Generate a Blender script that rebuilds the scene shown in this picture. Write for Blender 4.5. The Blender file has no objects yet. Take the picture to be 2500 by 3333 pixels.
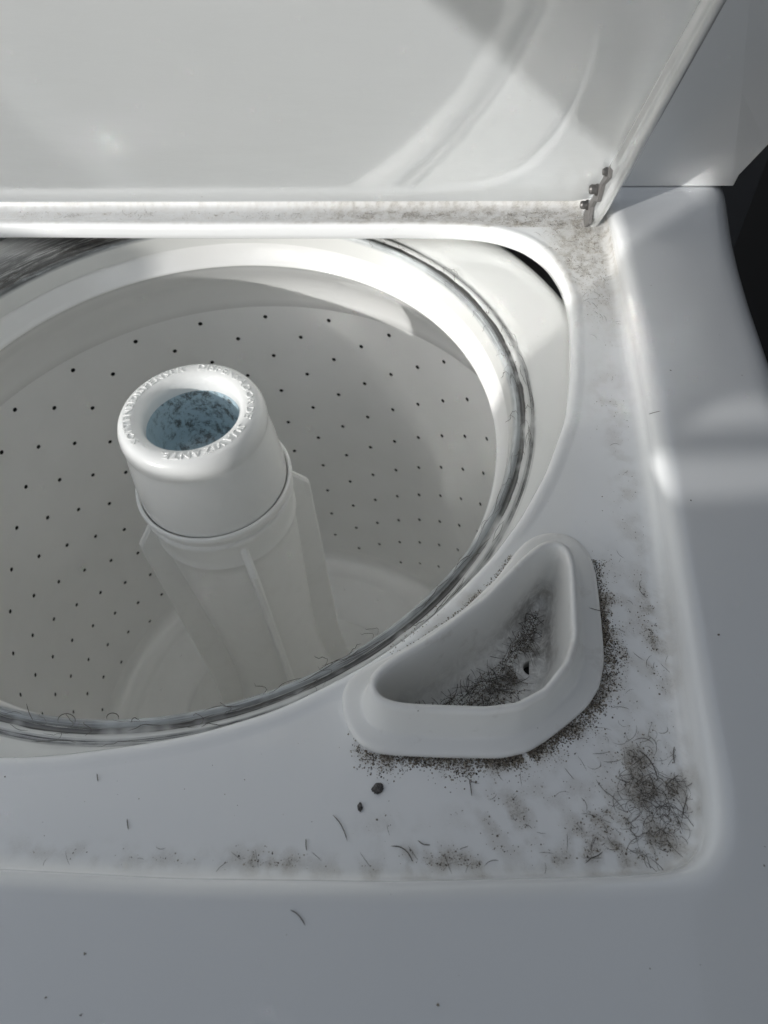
import bpy, bmesh, math, random
from mathutils import Vector, Matrix
import numpy as np

random.seed(7)
SC = bpy.context.scene
COL = SC.collection
U = 0.26            # one model unit = the wash basket's radius, 0.26 m
Z0 = 0.71           # height of model z = 0 above the floor, metres

def W(p):
    return (p[0] * U, p[1] * U, p[2] * U + Z0)

# ------------------------------------------------------------------ camera
CM = np.array([0.6887788, -1.3187061, 1.9611])
RM = np.array([[0.99576479, 0.07909375, -0.04686856],
               [-0.03511317, 0.79832094, 0.60120774],
               [-0.08496793, 0.59701579, -0.79771711]])
FPX = 2342.44
cam_d = bpy.data.cameras.new('camera')
cam = bpy.data.objects.new('camera', cam_d)
COL.objects.link(cam)
m = Matrix(((RM[0][0], RM[1][0], -RM[2][0], 0),
            (RM[0][1], RM[1][1], -RM[2][1], 0),
            (RM[0][2], RM[1][2], -RM[2][2], 0), (0, 0, 0, 1)))
cam.matrix_world = Matrix.Translation(W(CM)) @ m
cam_d.sensor_fit = 'VERTICAL'
cam_d.sensor_height = 24.0
cam_d.lens = 24.0 * FPX / 3333.0
cam_d.clip_start = 0.01
cam_d.clip_end = 200
cam_d.dof.use_dof = True
cam_d.dof.focus_distance = 0.40
cam_d.dof.aperture_fstop = 10.0
SC.camera = cam

# ------------------------------------------------------------------ sky, sun, exposure
SUN_SLOPE = 0.265
sun_el = math.atan(SUN_SLOPE)
wd = bpy.data.worlds.new("World")
SC.world = wd
wd.use_nodes = True
nt = wd.node_tree
bg = nt.nodes['Background']
sky = nt.nodes.new('ShaderNodeTexSky')
sky.sky_type = 'NISHITA'
sky.sun_disc = False
sky.sun_elevation = sun_el
sky.sun_rotation = math.radians(225)      # compass-wise from +Y: the sun stands at (-x, -y)
sky.air_density = 1.0
hs = nt.nodes.new('ShaderNodeHueSaturation')
hs.inputs['Saturation'].default_value = 0.35
nt.links.new(sky.outputs[0], hs.inputs['Color'])
nt.links.new(hs.outputs[0], bg.inputs[0])
bg.inputs[1].default_value = 0.145
sun_d = bpy.data.lights.new('sun', 'SUN')
sun = bpy.data.objects.new('sun', sun_d)
COL.objects.link(sun)
sun_d.energy = 2.0
sun_d.angle = math.radians(0.53)
sun_d.color = (1.0, 0.985, 0.962)
sdir = Vector((0.7071, 0.7071, -SUN_SLOPE)).normalized()
sun.rotation_euler = sdir.to_track_quat('-Z', 'Y').to_euler()
sun.location = (-2, -2, 2)
SC.view_settings.view_transform = 'Standard'
SC.view_settings.look = 'None'
SC.view_settings.exposure = 0.46
SC.view_settings.gamma = 1.0
SC.render.engine = 'CYCLES'
cy = SC.cycles
cy.use_denoising = True
cy.max_bounces = 12
cy.diffuse_bounces = 8
cy.glossy_bounces = 6
cy.caustics_reflective = True
cy.blur_glossy = 0.0
cy.sample_clamp_indirect = 0.0

# ------------------------------------------------------------------ geometry helpers
def ray(px, py):
    d = np.array([(px - 1250) / FPX, -(py - 1666.5) / FPX, 1.0]) @ RM
    return d

def at(px, py, z):
    """point of the horizontal plane z that the photograph shows at (px, py)"""
    d = ray(px, py)
    t = (z - CM[2]) / d[2]
    return CM + d * t

def new_obj(name, me, mat=None, parent=None):
    o = bpy.data.objects.new(name, me)
    COL.objects.link(o)
    if mat:
        me.materials.append(mat)
    if parent is not None:
        o.parent = parent
    return o

def mesh_obj(name, verts, faces, mat=None, parent=None, smooth=True, raw=False, auto=None):
    me = bpy.data.meshes.new(name)
    me.from_pydata([v if raw else W(v) for v in verts], [], faces)
    me.validate()
    me.update()
    if smooth:
        me.polygons.foreach_set('use_smooth', [True] * len(me.polygons))
    o = new_obj(name, me, mat, parent)
    if auto is not None:
        # mark sharp edges by angle
        bm = bmesh.new(); bm.from_mesh(me)
        for e in bm.edges:
            if len(e.link_faces) == 2 and e.calc_face_angle(0) > math.radians(auto):
                e.smooth = False
        bm.to_mesh(me); bm.free()
    return o

def fix_normals(o):
    bm = bmesh.new(); bm.from_mesh(o.data)
    bmesh.ops.recalc_face_normals(bm, faces=bm.faces)
    bm.to_mesh(o.data); bm.free()

def empty(name, loc, label, cat, group=None):
    o = bpy.data.objects.new(name, None)
    o.empty_display_size = 0.02
    COL.objects.link(o)
    o.location = loc
    tag(o, label, cat, group)
    return o

def tag(o, label=None, cat=None, group=None, kind=None):
    if label: o['label'] = label
    if cat: o['category'] = cat
    if group: o['group'] = group
    if kind: o['kind'] = kind
    return o

def keep(o, parent):
    """parent without moving (meshes are built in world coordinates)"""
    o.parent = parent
    o.matrix_parent_inverse = Matrix.Translation(parent.location).inverted() if parent.type == 'EMPTY' else Matrix.Identity(4)
    return o

def lathe(name, prof, mat, parent=None, n=256, a0=0.0, a1=2 * math.pi, auto=None, wob=None):
    full = abs(a1 - a0 - 2 * math.pi) < 1e-6
    cnt = n if full else n + 1
    V = []
    for (r, z) in prof:
        for i in range(cnt):
            a = a0 + (a1 - a0) * i / n
            V.append((r * math.cos(a), r * math.sin(a), z))
    F = []
    for k in range(len(prof) - 1):
        for i in range(n):
            j = (i + 1) % cnt
            F.append((k * cnt + i, k * cnt + j, (k + 1) * cnt + j, (k + 1) * cnt + i))
    return mesh_obj(name, V, F, mat, parent, auto=auto)

def loft(loops, close_last=False):
    """loops: list of lists of (x,y,z) with the same count"""
    n = len(loops[0])
    V = [p for L in loops for p in L]
    F = []
    for k in range(len(loops) - 1):
        for i in range(n):
            j = (i + 1) % n
            F.append((k * n + i, (k + 1) * n + i, (k + 1) * n + j, k * n + j))
    if close_last:
        c = len(V)
        L = loops[-1]
        V.append(tuple(sum(p[q] for p in L) / n for q in range(3)))
        b = (len(loops) - 1) * n
        for i in range(n):
            F.append((b + i, c, b + (i + 1) % n))
    return V, F

def polar(poly, c, n):
    """distance from centre c to the polygon for n directions"""
    P = np.array(poly, float) - np.array(c)
    Q = np.roll(P, -1, axis=0)
    out = np.zeros(n)
    for i in range(n):
        a = 2 * math.pi * i / n
        dx, dy = math.cos(a), math.sin(a)
        den = dx * (Q[:, 1] - P[:, 1]) - dy * (Q[:, 0] - P[:, 0])
        den = np.where(abs(den) < 1e-12, 1e-12, den)
        t = (P[:, 0] * (Q[:, 1] - P[:, 1]) - P[:, 1] * (Q[:, 0] - P[:, 0])) / den
        s = (P[:, 0] * dy - P[:, 1] * dx) / den
        ok = (s >= -1e-9) & (s <= 1 + 1e-9) & (t > 0)
        out[i] = t[ok].max() if ok.any() else 0
    return out

def smooth(r, k):
    for _ in range(k):
        r = (np.roll(r, 1) + 2 * r + np.roll(r, -1)) / 4
    return r

def round_poly(pts, rad, seg=10):
    """round the corners of a closed polygon; rad one number or a list"""
    n = len(pts); out = []
    for i in range(n):
        p = Vector(pts[i]); a = Vector(pts[i - 1]); b = Vector(pts[(i + 1) % n])
        r = rad[i] if isinstance(rad, (list, tuple)) else rad
        if r <= 0:
            out.append(tuple(p)); continue
        da = (a - p); db = (b - p)
        ang = da.angle(db)
        d = min(r / math.tan(ang / 2), da.length * .49, db.length * .49)
        p0 = p + da.normalized() * d; p1 = p + db.normalized() * d
        for s in range(seg + 1):
            t = s / seg
            q = (1 - t) ** 2 * p0 + 2 * t * (1 - t) * p + t * t * p1
            out.append(tuple(q))
    return out

def in_loop(r, off, ang_cos):
    return r - off / ang_cos

def box(bm_list, x0, x1, y0, y1, z0, z1):
    V, F = bm_list
    b = len(V)
    for z in (z0, z1):
        for (x, y) in ((x0, y0), (x1, y0), (x1, y1), (x0, y1)):
            V.append((x, y, z))
    F += [(b, b + 3, b + 2, b + 1), (b + 4, b + 5, b + 6, b + 7), (b, b + 1, b + 5, b + 4),
          (b + 1, b + 2, b + 6, b + 5), (b + 2, b + 3, b + 7, b + 6), (b + 3, b, b + 4, b + 7)]

# ------------------------------------------------------------------ materials
def principled(name, base, rough=0.4, coat=0.0, spec=0.5, metal=0.0, coat_rough=0.05):
    mt = bpy.data.materials.new(name)
    mt.use_nodes = True
    b = mt.node_tree.nodes['Principled BSDF']
    b.inputs['Base Color'].default_value = (*base, 1)
    b.inputs['Roughness'].default_value = rough
    b.inputs['Metallic'].default_value = metal
    b.inputs['Specular IOR Level'].default_value = spec
    b.inputs['Coat Weight'].default_value = coat
    b.inputs['Coat Roughness'].default_value = coat_rough
    return mt, mt.node_tree, b

def noise(nt, scale, detail=4, rough=.55, vec=None, dist=0.0):
    n = nt.nodes.new('ShaderNodeTexNoise')
    n.inputs['Scale'].default_value = scale
    n.inputs['Detail'].default_value = detail
    n.inputs['Roughness'].default_value = rough
    n.inputs['Distortion'].default_value = dist
    if vec is not None:
        nt.links.new(vec, n.inputs['Vector'])
    return n.outputs['Fac']

def ramp(nt, src, stops, interp='LINEAR'):
    r = nt.nodes.new('ShaderNodeValToRGB')
    r.color_ramp.interpolation = interp
    while len(r.color_ramp.elements) < len(stops):
        r.color_ramp.elements.new(0.5)
    for e, (p, c) in zip(r.color_ramp.elements, stops):
        e.position = p
        e.color = (c, c, c, 1) if not isinstance(c, tuple) else (*c, 1)
    nt.links.new(src, r.inputs[0])
    return r.outputs[0]

def mathn(nt, op, a, b=None, c=None, clamp=False):
    n = nt.nodes.new('ShaderNodeMath')
    n.operation = op; n.use_clamp = clamp
    for i, v in enumerate((a, b, c)):
        if v is None: continue
        if isinstance(v, (int, float)): n.inputs[i].default_value = v
        else: nt.links.new(v, n.inputs[i])
    return n.outputs[0]

def mixc(nt, fac, a, b, mode='MIX'):
    n = nt.nodes.new('ShaderNodeMix')
    n.data_type = 'RGBA'; n.blend_type = mode
    for sock, v in ((n.inputs[0], fac), (n.inputs[6], a), (n.inputs[7], b)):
        if isinstance(v, (int, float)): sock.default_value = v
        elif isinstance(v, tuple): sock.default_value = (*v, 1)
        else: nt.links.new(v, sock)
    return n.outputs[2]

def geo_pos(nt):
    g = nt.nodes.new('ShaderNodeNewGeometry')
    return g.outputs['Position']

def bump(nt, b, h, strength, dist, coat=False):
    n = nt.nodes.new('ShaderNodeBump')
    n.inputs['Strength'].default_value = strength
    n.inputs['Distance'].default_value = dist
    nt.links.new(h, n.inputs['Height'])
    nt.links.new(n.outputs[0], b.inputs['Normal'])
    if coat:
        nt.links.new(n.outputs[0], b.inputs['Coat Normal'])

def scale_vec(nt, v, s):
    n = nt.nodes.new('ShaderNodeMapping')
    n.inputs['Scale'].default_value = s
    nt.links.new(v, n.inputs['Vector'])
    return n.outputs[0]

def specks(nt, pos, scale, cut, soft=0.03):
    """sparse little marks of different sizes"""
    v = nt.nodes.new('ShaderNodeTexVoronoi')
    v.inputs['Scale'].default_value = scale
    wob = noise(nt, scale * 2.2, 2, .6, pos)
    nt.links.new(pos, v.inputs['Vector'])
    sep = nt.nodes.new('ShaderNodeSeparateColor')
    nt.links.new(v.outputs['Color'], sep.inputs[0])
    size = mathn(nt, 'MULTIPLY', mathn(nt, 'SUBTRACT', sep.outputs[0], cut, clamp=True), 0.5)
    d = mathn(nt, 'ADD', v.outputs['Distance'], mathn(nt, 'MULTIPLY', mathn(nt, 'SUBTRACT', wob, 0.5), 0.25))
    return mathn(nt, 'DIVIDE', mathn(nt, 'SUBTRACT', size, d), soft, clamp=True)

# white enamel of the deck, with grime driven by a per-vertex amount
M_TOP, nt, b = principled('white_enamel', (.76, .775, .78), rough=.24, coat=1.0, coat_rough=.025)
pos = geo_pos(nt)
att = nt.nodes.new('ShaderNodeAttribute'); att.attribute_name = 'dirt'
big = noise(nt, 26, 5, .65, pos)
fine = noise(nt, 1300, 5, .75, pos)
mid = noise(nt, 300, 6, .75, pos, .8)
d1 = mathn(nt, 'MULTIPLY', att.outputs['Fac'], ramp(nt, mid, [(.30, 0.0), (.60, 1.0)]))
d2 = mathn(nt, 'MULTIPLY', d1, ramp(nt, fine, [(.35, .25), (.6, 1.0)]))
sp = specks(nt, pos, 150, .9)
sp2 = specks(nt, pos, 420, .93)
spm = mathn(nt, 'MULTIPLY', mathn(nt, 'MAXIMUM', sp, sp2), .55)
film = mathn(nt, 'MULTIPLY', ramp(nt, big, [(.45, 0.0), (.8, 1.0)]), .025)
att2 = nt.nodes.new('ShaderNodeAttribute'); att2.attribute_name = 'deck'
base_c = mixc(nt, att2.outputs['Fac'], (.88, .89, .89), (.72, .735, .745))  # outer deck greyed: its dimmer light is painted into the colour
c0 = mixc(nt, film, base_c, (.55, .53, .49))
c0 = mixc(nt, mathn(nt, 'MULTIPLY', att.outputs['Fac'], .62), c0, (.55, .51, .44))
c1 = mixc(nt, mathn(nt, 'MULTIPLY', d2, .88), c0, (.18, .155, .12))
c2 = mixc(nt, spm, c1, (.16, .15, .14))
nt.links.new(c2, b.inputs['Base Color'])
sm_ = ramp(nt, noise(nt, 34, 6, .7, pos, .4), [(.36, 0.0), (.72, .06)])
rr = mathn(nt, 'ADD', mathn(nt, 'ADD', .17, sm_), mathn(nt, 'MULTIPLY', d2, .6))
nt.links.new(mathn(nt, 'MULTIPLY', mathn(nt, 'ADD', sm_, .02), .6), b.inputs['Coat Roughness'])
nt.links.new(rr, b.inputs['Roughness'])
orange = noise(nt, 340, 2, .5, pos)
bump(nt, b, mathn(nt, 'ADD', mathn(nt, 'MULTIPLY', orange, .3), mathn(nt, 'MULTIPLY', d2, 1.0)), .10, .0006)

# lid enamel: glossy sheet with waviness
M_LID, nt, b = principled('lid_enamel', (.755, .78, .79), rough=.25, coat=1.0, coat_rough=.022, spec=.3)
pos = geo_pos(nt)
wav = noise(nt, 22, 2, .5, scale_vec(nt, pos, (1, 1.6, 1.6)))
pl = noise(nt, 420, 3, .6, scale_vec(nt, pos, (.35, 1, 1)))
sp = specks(nt, pos, 60, .94)
sp2 = specks(nt, pos, 240, .96)
c1 = mixc(nt, mathn(nt, 'MULTIPLY', mathn(nt, 'MAXIMUM', sp, sp2), .5), (.755, .78, .79), (.3, .29, .27))
nt.links.new(c1, b.inputs['Base Color'])
bump(nt, b, mathn(nt, 'ADD', wav, mathn(nt, 'MULTIPLY', pl, .12)), .25, .0012, coat=True)

# the folded side strip: the same paint, a shade greyer and scuffed
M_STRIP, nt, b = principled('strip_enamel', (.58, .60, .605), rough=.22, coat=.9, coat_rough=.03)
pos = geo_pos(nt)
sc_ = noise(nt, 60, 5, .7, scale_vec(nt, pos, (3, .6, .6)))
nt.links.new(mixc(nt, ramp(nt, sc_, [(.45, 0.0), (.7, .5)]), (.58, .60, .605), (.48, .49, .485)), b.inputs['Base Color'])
# console enamel
M_CON, nt, b = principled('console_enamel', (.55, .56, .56), rough=.2, coat=.5, coat_rough=.04)
pos = geo_pos(nt)
nt.links.new(mixc(nt, mathn(nt, 'MULTIPLY', specks(nt, pos, 130, .93), .4), (.6, .61, .61), (.25, .24, .23)), b.inputs['Base Color'])
bump(nt, b, noise(nt, 200, 2, .5, pos), .08, .0005, coat=True)

# basket porcelain
M_BASK, nt, b = principled('basket_porcelain', (.78, .785, .76), rough=.2, coat=.8, coat_rough=.06)
pos = geo_pos(nt)
st = noise(nt, 14, 5, .6, pos)
nt.links.new(mixc(nt, ramp(nt, st, [(.35, 0.0), (.75, .35)]), (.89, .89, .875), (.78, .78, .755)), b.inputs['Base Color'])

M_HOLE, nt, b = principled('hole_dark', (.02, .02, .02), rough=.8)
M_BLACK, nt, b = principled('dark_void', (.006, .006, .006), rough=.9, spec=.1)

# white plastic (agitator, cups, rings)
def plastic(name, col, rough, sss=0.0, dirt=0.0, sc=60):
    mt, nt, b = principled(name, col, rough=rough)
    pos = geo_pos(nt)
    n1 = noise(nt, sc, 5, .65, pos)
    s1 = specks(nt, pos, 220, .95)
    c = mixc(nt, mathn(nt, 'MULTIPLY', ramp(nt, n1, [(.5, 0.0), (.72, 1.0)]), dirt), col, (.36, .33, .28))
    c = mixc(nt, mathn(nt, 'MULTIPLY', s1, .5), c, (.2, .19, .17))
    nt.links.new(c, b.inputs['Base Color'])
    bump(nt, b, noise(nt, 900, 2, .5, pos), .05, .0003)
    if sss:
        b.inputs['Subsurface Weight'].default_value = sss
        b.inputs['Subsurface Radius'].default_value = (.006, .005, .0045)
        b.inputs['Subsurface Scale'].default_value = 1.0
    return mt
M_AGI = plastic('agitator_plastic', (.88, .88, .86), .34, 0, .06)
M_CAP = plastic('cap_plastic', (.84, .845, .83), .22, 0, .03)
M_CUP = plastic('cup_plastic', (.84, .84, .82), .34, 0, .10, 45)
M_INK, nt, b = principled('blue_basin_plastic', (.16, .29, .37), rough=.25)
pos = geo_pos(nt)
g = ramp(nt, noise(nt, 120, 7, .8, pos, .25), [(.48, 0.0), (.60, 1.0)])
sxy = nt.nodes.new('ShaderNodeSeparateXYZ'); nt.links.new(pos, sxy.inputs[0])
far = mathn(nt, 'ADD', mathn(nt, 'MULTIPLY', mathn(nt, 'ADD', mathn(nt, 'DIVIDE', sxy.outputs[1], U), .02), 9.0), .18, clamp=True)
g = mathn(nt, 'MULTIPLY', g, far)
nt.links.new(mixc(nt, mathn(nt, 'MULTIPLY', g, .85), (.44, .56, .62), (.08, .08, .07)), b.inputs['Base Color'])

# tub ring: white plastic with circular grime streaks between two radii
M_RING, nt, b = principled('tub_ring_plastic', (.76, .765, .74), rough=.3, coat=1.0, coat_rough=.05)
pos = geo_pos(nt)
sep = nt.nodes.new('ShaderNodeSeparateXYZ'); nt.links.new(pos, sep.inputs[0])
rad = mathn(nt, 'DIVIDE', mathn(nt, 'SQRT', mathn(nt, 'ADD', mathn(nt, 'MULTIPLY', sep.outputs[0], sep.outputs[0]), mathn(nt, 'MULTIPLY', sep.outputs[1], sep.outputs[1]))), U)
ang = mathn(nt, 'ARCTAN2', sep.outputs[1], sep.outputs[0])
def polar_vec(sr, sa, sz=0.0):
    c = nt.nodes.new('ShaderNodeCombineXYZ')
    nt.links.new(mathn(nt, 'MULTIPLY', rad, sr), c.inputs[0])
    nt.links.new(mathn(nt, 'MULTIPLY', mathn(nt, 'SINE', ang), sa), c.inputs[1])
    nt.links.new(mathn(nt, 'MULTIPLY', mathn(nt, 'COSINE', ang), sa), c.inputs[2])
    return c.outputs[0]
streak = noise(nt, 1.0, 5, .7, polar_vec(430, 3.5))
streak2 = noise(nt, 1.0, 6, .75, polar_vec(210, 9.0))
lump = noise(nt, 1.0, 3, .6, polar_vec(10, 6.0))
# radial windows
wnd = ramp(nt, mathn(nt, 'MULTIPLY', mathn(nt, 'SUBTRACT', rad, .84), 10.0), [(0.0, .4), (.11, .5), (.29, .6), (.31, 1.0), (.40, 1.0), (.43, .18), (.53, .25), (.57, 1.0), (.63, .9), (.70, 0.0)])
s1 = ramp(nt, streak, [(.45, 0.0), (.52, 1.0)])
s2 = ramp(nt, streak2, [(.47, 0.0), (.54, 1.0)])
lm_ = ramp(nt, lump, [(.38, .15), (.56, 1.0)])
gr = mathn(nt, 'MULTIPLY', mathn(nt, 'MULTIPLY', wnd, lm_), mathn(nt, 'MAXIMUM', s1, mathn(nt, 'MULTIPLY', s2, .55)))
core = ramp(nt, mathn(nt, 'MULTIPLY', mathn(nt, 'ABSOLUTE', mathn(nt, 'SUBTRACT', rad, mathn(nt, 'ADD', .8765, mathn(nt, 'MULTIPLY', mathn(nt, 'SUBTRACT', lump, .5), .016)))), 100.0), [(.0, 1.0), (.50, .97), (.62, 0.0)])
gr = mathn(nt, 'MAXIMUM', gr, mathn(nt, 'MULTIPLY', core, ramp(nt, lump, [(.34, .25), (.5, 1.0)])))
# the heaviest grime sits on the back left of the ring
azm = mathn(nt, 'COSINE', mathn(nt, 'SUBTRACT', ang, math.radians(122)))
heavy = ramp(nt, azm, [(.80, 0.0), (.93, 1.0)])
wide = ramp(nt, mathn(nt, 'MULTIPLY', mathn(nt, 'SUBTRACT', rad, .84), 4.0), [(0.0, .5), (.08, 1.0), (.40, .95), (.75, .6), (.95, .3)])
sb = ramp(nt, mathn(nt, 'ADD', mathn(nt, 'MULTIPLY', streak2, .6), mathn(nt, 'MULTIPLY', streak, .4)), [(.36, .25), (.50, 1.0)])
gr = mathn(nt, 'MAXIMUM', gr, mathn(nt, 'MULTIPLY', mathn(nt, 'MULTIPLY', heavy, wide), sb))
zc_n = mathn(nt, 'DIVIDE', mathn(nt, 'SUBTRACT', sep.outputs[2], Z0 + U * .622), U * .012, clamp=True)
gr = mathn(nt, 'MULTIPLY', gr, zc_n)
sp = specks(nt, pos, 120, .93)
seal = mathn(nt, 'MULTIPLY', mathn(nt, 'LESS_THAN', rad, .870), zc_n)
rb_ = mixc(nt, seal, (.76, .765, .74), (.55, .58, .585))
c1 = mixc(nt, mathn(nt, 'MULTIPLY', gr, .97), rb_, (.035, .034, .032))
c1 = mixc(nt, mathn(nt, 'MULTIPLY', sp, .6), c1, (.15, .13, .11))
nt.links.new(c1, b.inputs['Base Color'])
bump(nt, b, streak, .15, .0005)

M_STEEL, nt, b = principled('dull_steel', (.16, .155, .15), rough=.4, metal=.9)
M_RUST, nt, b = principled('grey_bracket', (.15, .145, .14), rough=.5)
M_DUST, nt, b = principled('brown_lint', (.12, .10, .08), rough=.95, spec=.1)
oi = nt.nodes.new('ShaderNodeAttribute'); oi.attribute_name = 'tone'
nt.links.new(ramp(nt, oi.outputs['Fac'], [(0.0, (.05, .045, .04)), (.5, (.19, .165, .135)), (1.0, (.44, .40, .33))]), b.inputs['Base Color'])
M_HAIR, nt, b = principled('dark_hair', (.13, .118, .105), rough=.6, spec=.3)
M_CRUMB, nt, b = principled('grey_lint', (.06, .06, .06), rough=.95, spec=.1)
nt.links.new(ramp(nt, noise(nt, 900, 4, .7, geo_pos(nt)), [(.35, (.03, .03, .03)), (.7, (.22, .21, .20))]), b.inputs['Base Color'])
M_MASK, nt, b = principled('sun_mask_paint', (.35, .36, .37), rough=.8)
M_DARK, nt, b = principled('shade_wall_paint', (.006, .006, .007), rough=.8, spec=.2)
M_FLOOR, nt, b = principled('dark_floor', (.008, .008, .009), rough=.9, spec=.15)
nt.links.new(ramp(nt, noise(nt, 8, 4, .6, geo_pos(nt)), [(.3, (.006, .006, .007)), (.8, (.010, .010, .010))]), b.inputs['Base Color'])

# ------------------------------------------------------------------ the setting
fl = mesh_obj('floor', [(-9, -9, 0), (9, -9, 0), (9, 9, 0), (-9, 9, 0)], [(0, 1, 2, 3)], M_FLOOR, raw=True, smooth=False)
tag(fl, kind='structure')
# dark wall added on the right to cut the ambient light
V, F = [], []
box((V, F), 2.9, 3.1, -3.0, 4.0, -2.73, 6.5)
rw = mesh_obj('shade_wall', V, F, M_DARK, smooth=False)
tag(rw, kind='structure')
# unseen panels added to shape the sunbeam, 1.3 m away on the sun's side
D = 5.0
def wpt(o, h0, d=None):
    d = D
    k = 2 ** -.5
    h = h0 + SUN_SLOPE * d
    return (-k * d - k * o, -k * d + k * o, h)
def mask_piece(V, F, quad):
    b = len(V)
    for dd in (D, D + .02):
        for (o, h0) in quad:
            p = wpt(o, h0 - SUN_SLOPE * 0, D)
            q = (-(dd - D) * .7071, -(dd - D) * .7071)
            V.append((p[0] + q[0], p[1] + q[1], p[2]))
    n = len(quad)
    F.append(tuple(b + i for i in range(n)))
    F.append(tuple(b + n + i for i in reversed(range(n))))
    for i in range(n):
        j = (i + 1) % n
        F.append((b + i, b + n + i, b + n + j, b + j))
WV, WF = [], []
base_h = -2.73 - 1.3
# below the opening
mask_piece(WV, WF, [(-.50, base_h), (.205, base_h), (.205, .55), (-.50, .55)])
mask_piece(WV, WF, [(.205, base_h), (.77, base_h), (.77, .39), (.205, .39)])
mask_piece(WV, WF, [(.77, base_h), (3.5, base_h), (3.5, .70), (.80, .70), (.77, .60)])
# strip between opening and the two slits
mask_piece(WV, WF, [(-.50, base_h), (-.48, 1.19), (-.44, 1.25), (-.40, 1.40), (-.36, 1.65), (-.37, 3.2), (-.98, 3.2), (-.98, base_h)])
def slit(o, c):            # height of slit centre line at offset o
    return c - (.275 if c < .98 else .24) * (o + 1.0)
S1, S2, H1, H2, OE = .942, 1.011, .024, .019, -2.2
def mask_piece_near(quad):  # nearer added panel, its slits shape the light bands on the deck
    global D
    d0 = D; D = 2.1
    mask_piece(WV, WF, quad)
    D = d0
OI = -.95
mask_piece_near([(OI, base_h), (OI, slit(OI, S1) - H1), (OE, slit(OE, S1) - H1), (OE, base_h)])
mask_piece_near([(OI, slit(OI, S1) + H1), (OI, slit(OI, S2) - H2), (OE, slit(OE, S2) - H2), (OE, slit(OE, S1) + H1)])
mask_piece_near([(OI, slit(OI, S2) + H2), (OI, 3.2), (OE, 3.2), (OE, slit(OE, S2) + H2)])
mask_piece_near([(OE, base_h), (OE, 3.2), (-3.4, 3.2), (-3.4, base_h)])
ww = mesh_obj('sun_mask', WV, WF, M_MASK, smooth=False)
tag(ww, kind='structure')

# ------------------------------------------------------------------ the washing machine
mach = empty('washing_machine', (0, 0, 0), 'white top loading washing machine with its lid open and lint on the deck', 'washing machine')
def part(o, parent=None):
    o.parent = parent or mach
    return o

N = 1440
C0 = (0.0, -.15)
XM = -.09             # the cabinet's middle; the tub's axis is x = 0
def mirror(pts):      # right half from front-centre to back-centre -> closed polygon
    return pts + [(2 * XM - x, y) for (x, y) in reversed(pts) if abs(x - XM) > 1e-6]
floor_half = [(XM, -1.134), (.30, -1.1245), (.614, -1.106), (.826, -1.087), (.945, -1.076), (1.085, -1.058),
              (1.1, -.94), (1.1015, -.80), (1.106, -.65), (1.115, -.40), (1.124, -.137), (1.128, .127), (1.128, .4), (1.126, .66), (1.126, .79), (XM, .79)]
fr = [0] * len(floor_half); fr[5] = .105; fr[14] = .05
full = mirror(floor_half)
radl = fr + [fr[i] for i in reversed(range(len(fr))) if abs(floor_half[i][0] - XM) > 1e-6]
RF = smooth(polar(round_poly(full, radl), C0, N), 14)
open_half = [(XM, -.9595), (-.03, -.956), (.048, -.945), (.165, -.921), (.244, -.901), (.284, -.889), (.362, -.859), (.401, -.842), (.451, -.813), (.514, -.772), (.553, -.746),
             (.595, -.712), (.645, -.665), (.679, -.629), (.724, -.576), (.785, -.498), (.847, -.396), (.907, -.266), (.962, -.097), (.986, .063), (.997, .2), (1.003, .336), (.99, .445), (.954, .548),
             (.887, .633), (.797, .681), (.705, .697), (.518, .70), (XM, .697)]
RO = smooth(polar(mirror(open_half), C0, N), 60)
body_half = [(XM, -1.78), (1.33, -1.72), (1.43, -1.62), (1.452, -.6), (1.456, .03), (1.458, .286), (1.462, .42), (1.470, .547), (1.482, .66), (1.497, .79), (1.5, 1.05), (XM, 1.05)]
RB = smooth(polar(round_poly(mirror(body_half), .06), C0, N), 10)
AN = [2 * math.pi * i / N for i in range(N)]
def norm_cos(r):
    dr = (np.roll(r, -1) - np.roll(r, 1)) / (4 * math.pi / N)
    return 1 / np.sqrt(1 + (dr / r) ** 2)
CF, CO, CB = norm_cos(RF), norm_cos(RO), norm_cos(RB)
def loop(r, z):
    zz = z if hasattr(z, '__len__') else [z] * N
    return [(C0[0] + r[i] * math.cos(AN[i]), C0[1] + r[i] * math.sin(AN[i]), zz[i]) for i in range(N)]

ZF = .73
def lerp(a, b, t): return a + (b - a) * t
L = []
def zc_(z):
    # at the back, by the console, the top stays level and high
    if z < .6: return z
    return [z + .010 * min(1, max(0, (C0[1] + RB[i] * math.sin(AN[i]) - .25) / .5)) for i in range(N)]
for off, z in ((0, -2.68), (0, .70), (.002, .727), (.008, .750), (.02, .771), (.038, .783), (.06, .790)):
    L.append(loop(RB - off / CB, zc_(z)))
r_in = RF + .046 / CF
for t in (.1, .2, .3, .4, .5, .6, .7, .8, .9, .96):
    rr_ = lerp(RB - .06 / CB, r_in, t)
    L.append(loop(rr_, [.80 - .010 * (1 - t) ** 1.3 * (1 - min(1, max(0, (C0[1] + RB[i] * math.sin(AN[i]) - .25) / .5))) for i in range(N)]))
for off, z in ((.046, .80), (.037, .7992), (.028, .7965), (.020, .7915), (.0145, .7845), (.0115, .775), (.010, .762), (.009, .750), (.0065, .741), (.001, .7345), (-.008, .7308), (-.018, .73)):
    L.append(loop(RF + off / CF, z))
ra, rb = RF - .018 / CF, RO + .034 / CO
nfl = 44
for k in range(1, nfl):
    L.append(loop(lerp(ra, rb, k / nfl), ZF))
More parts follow.
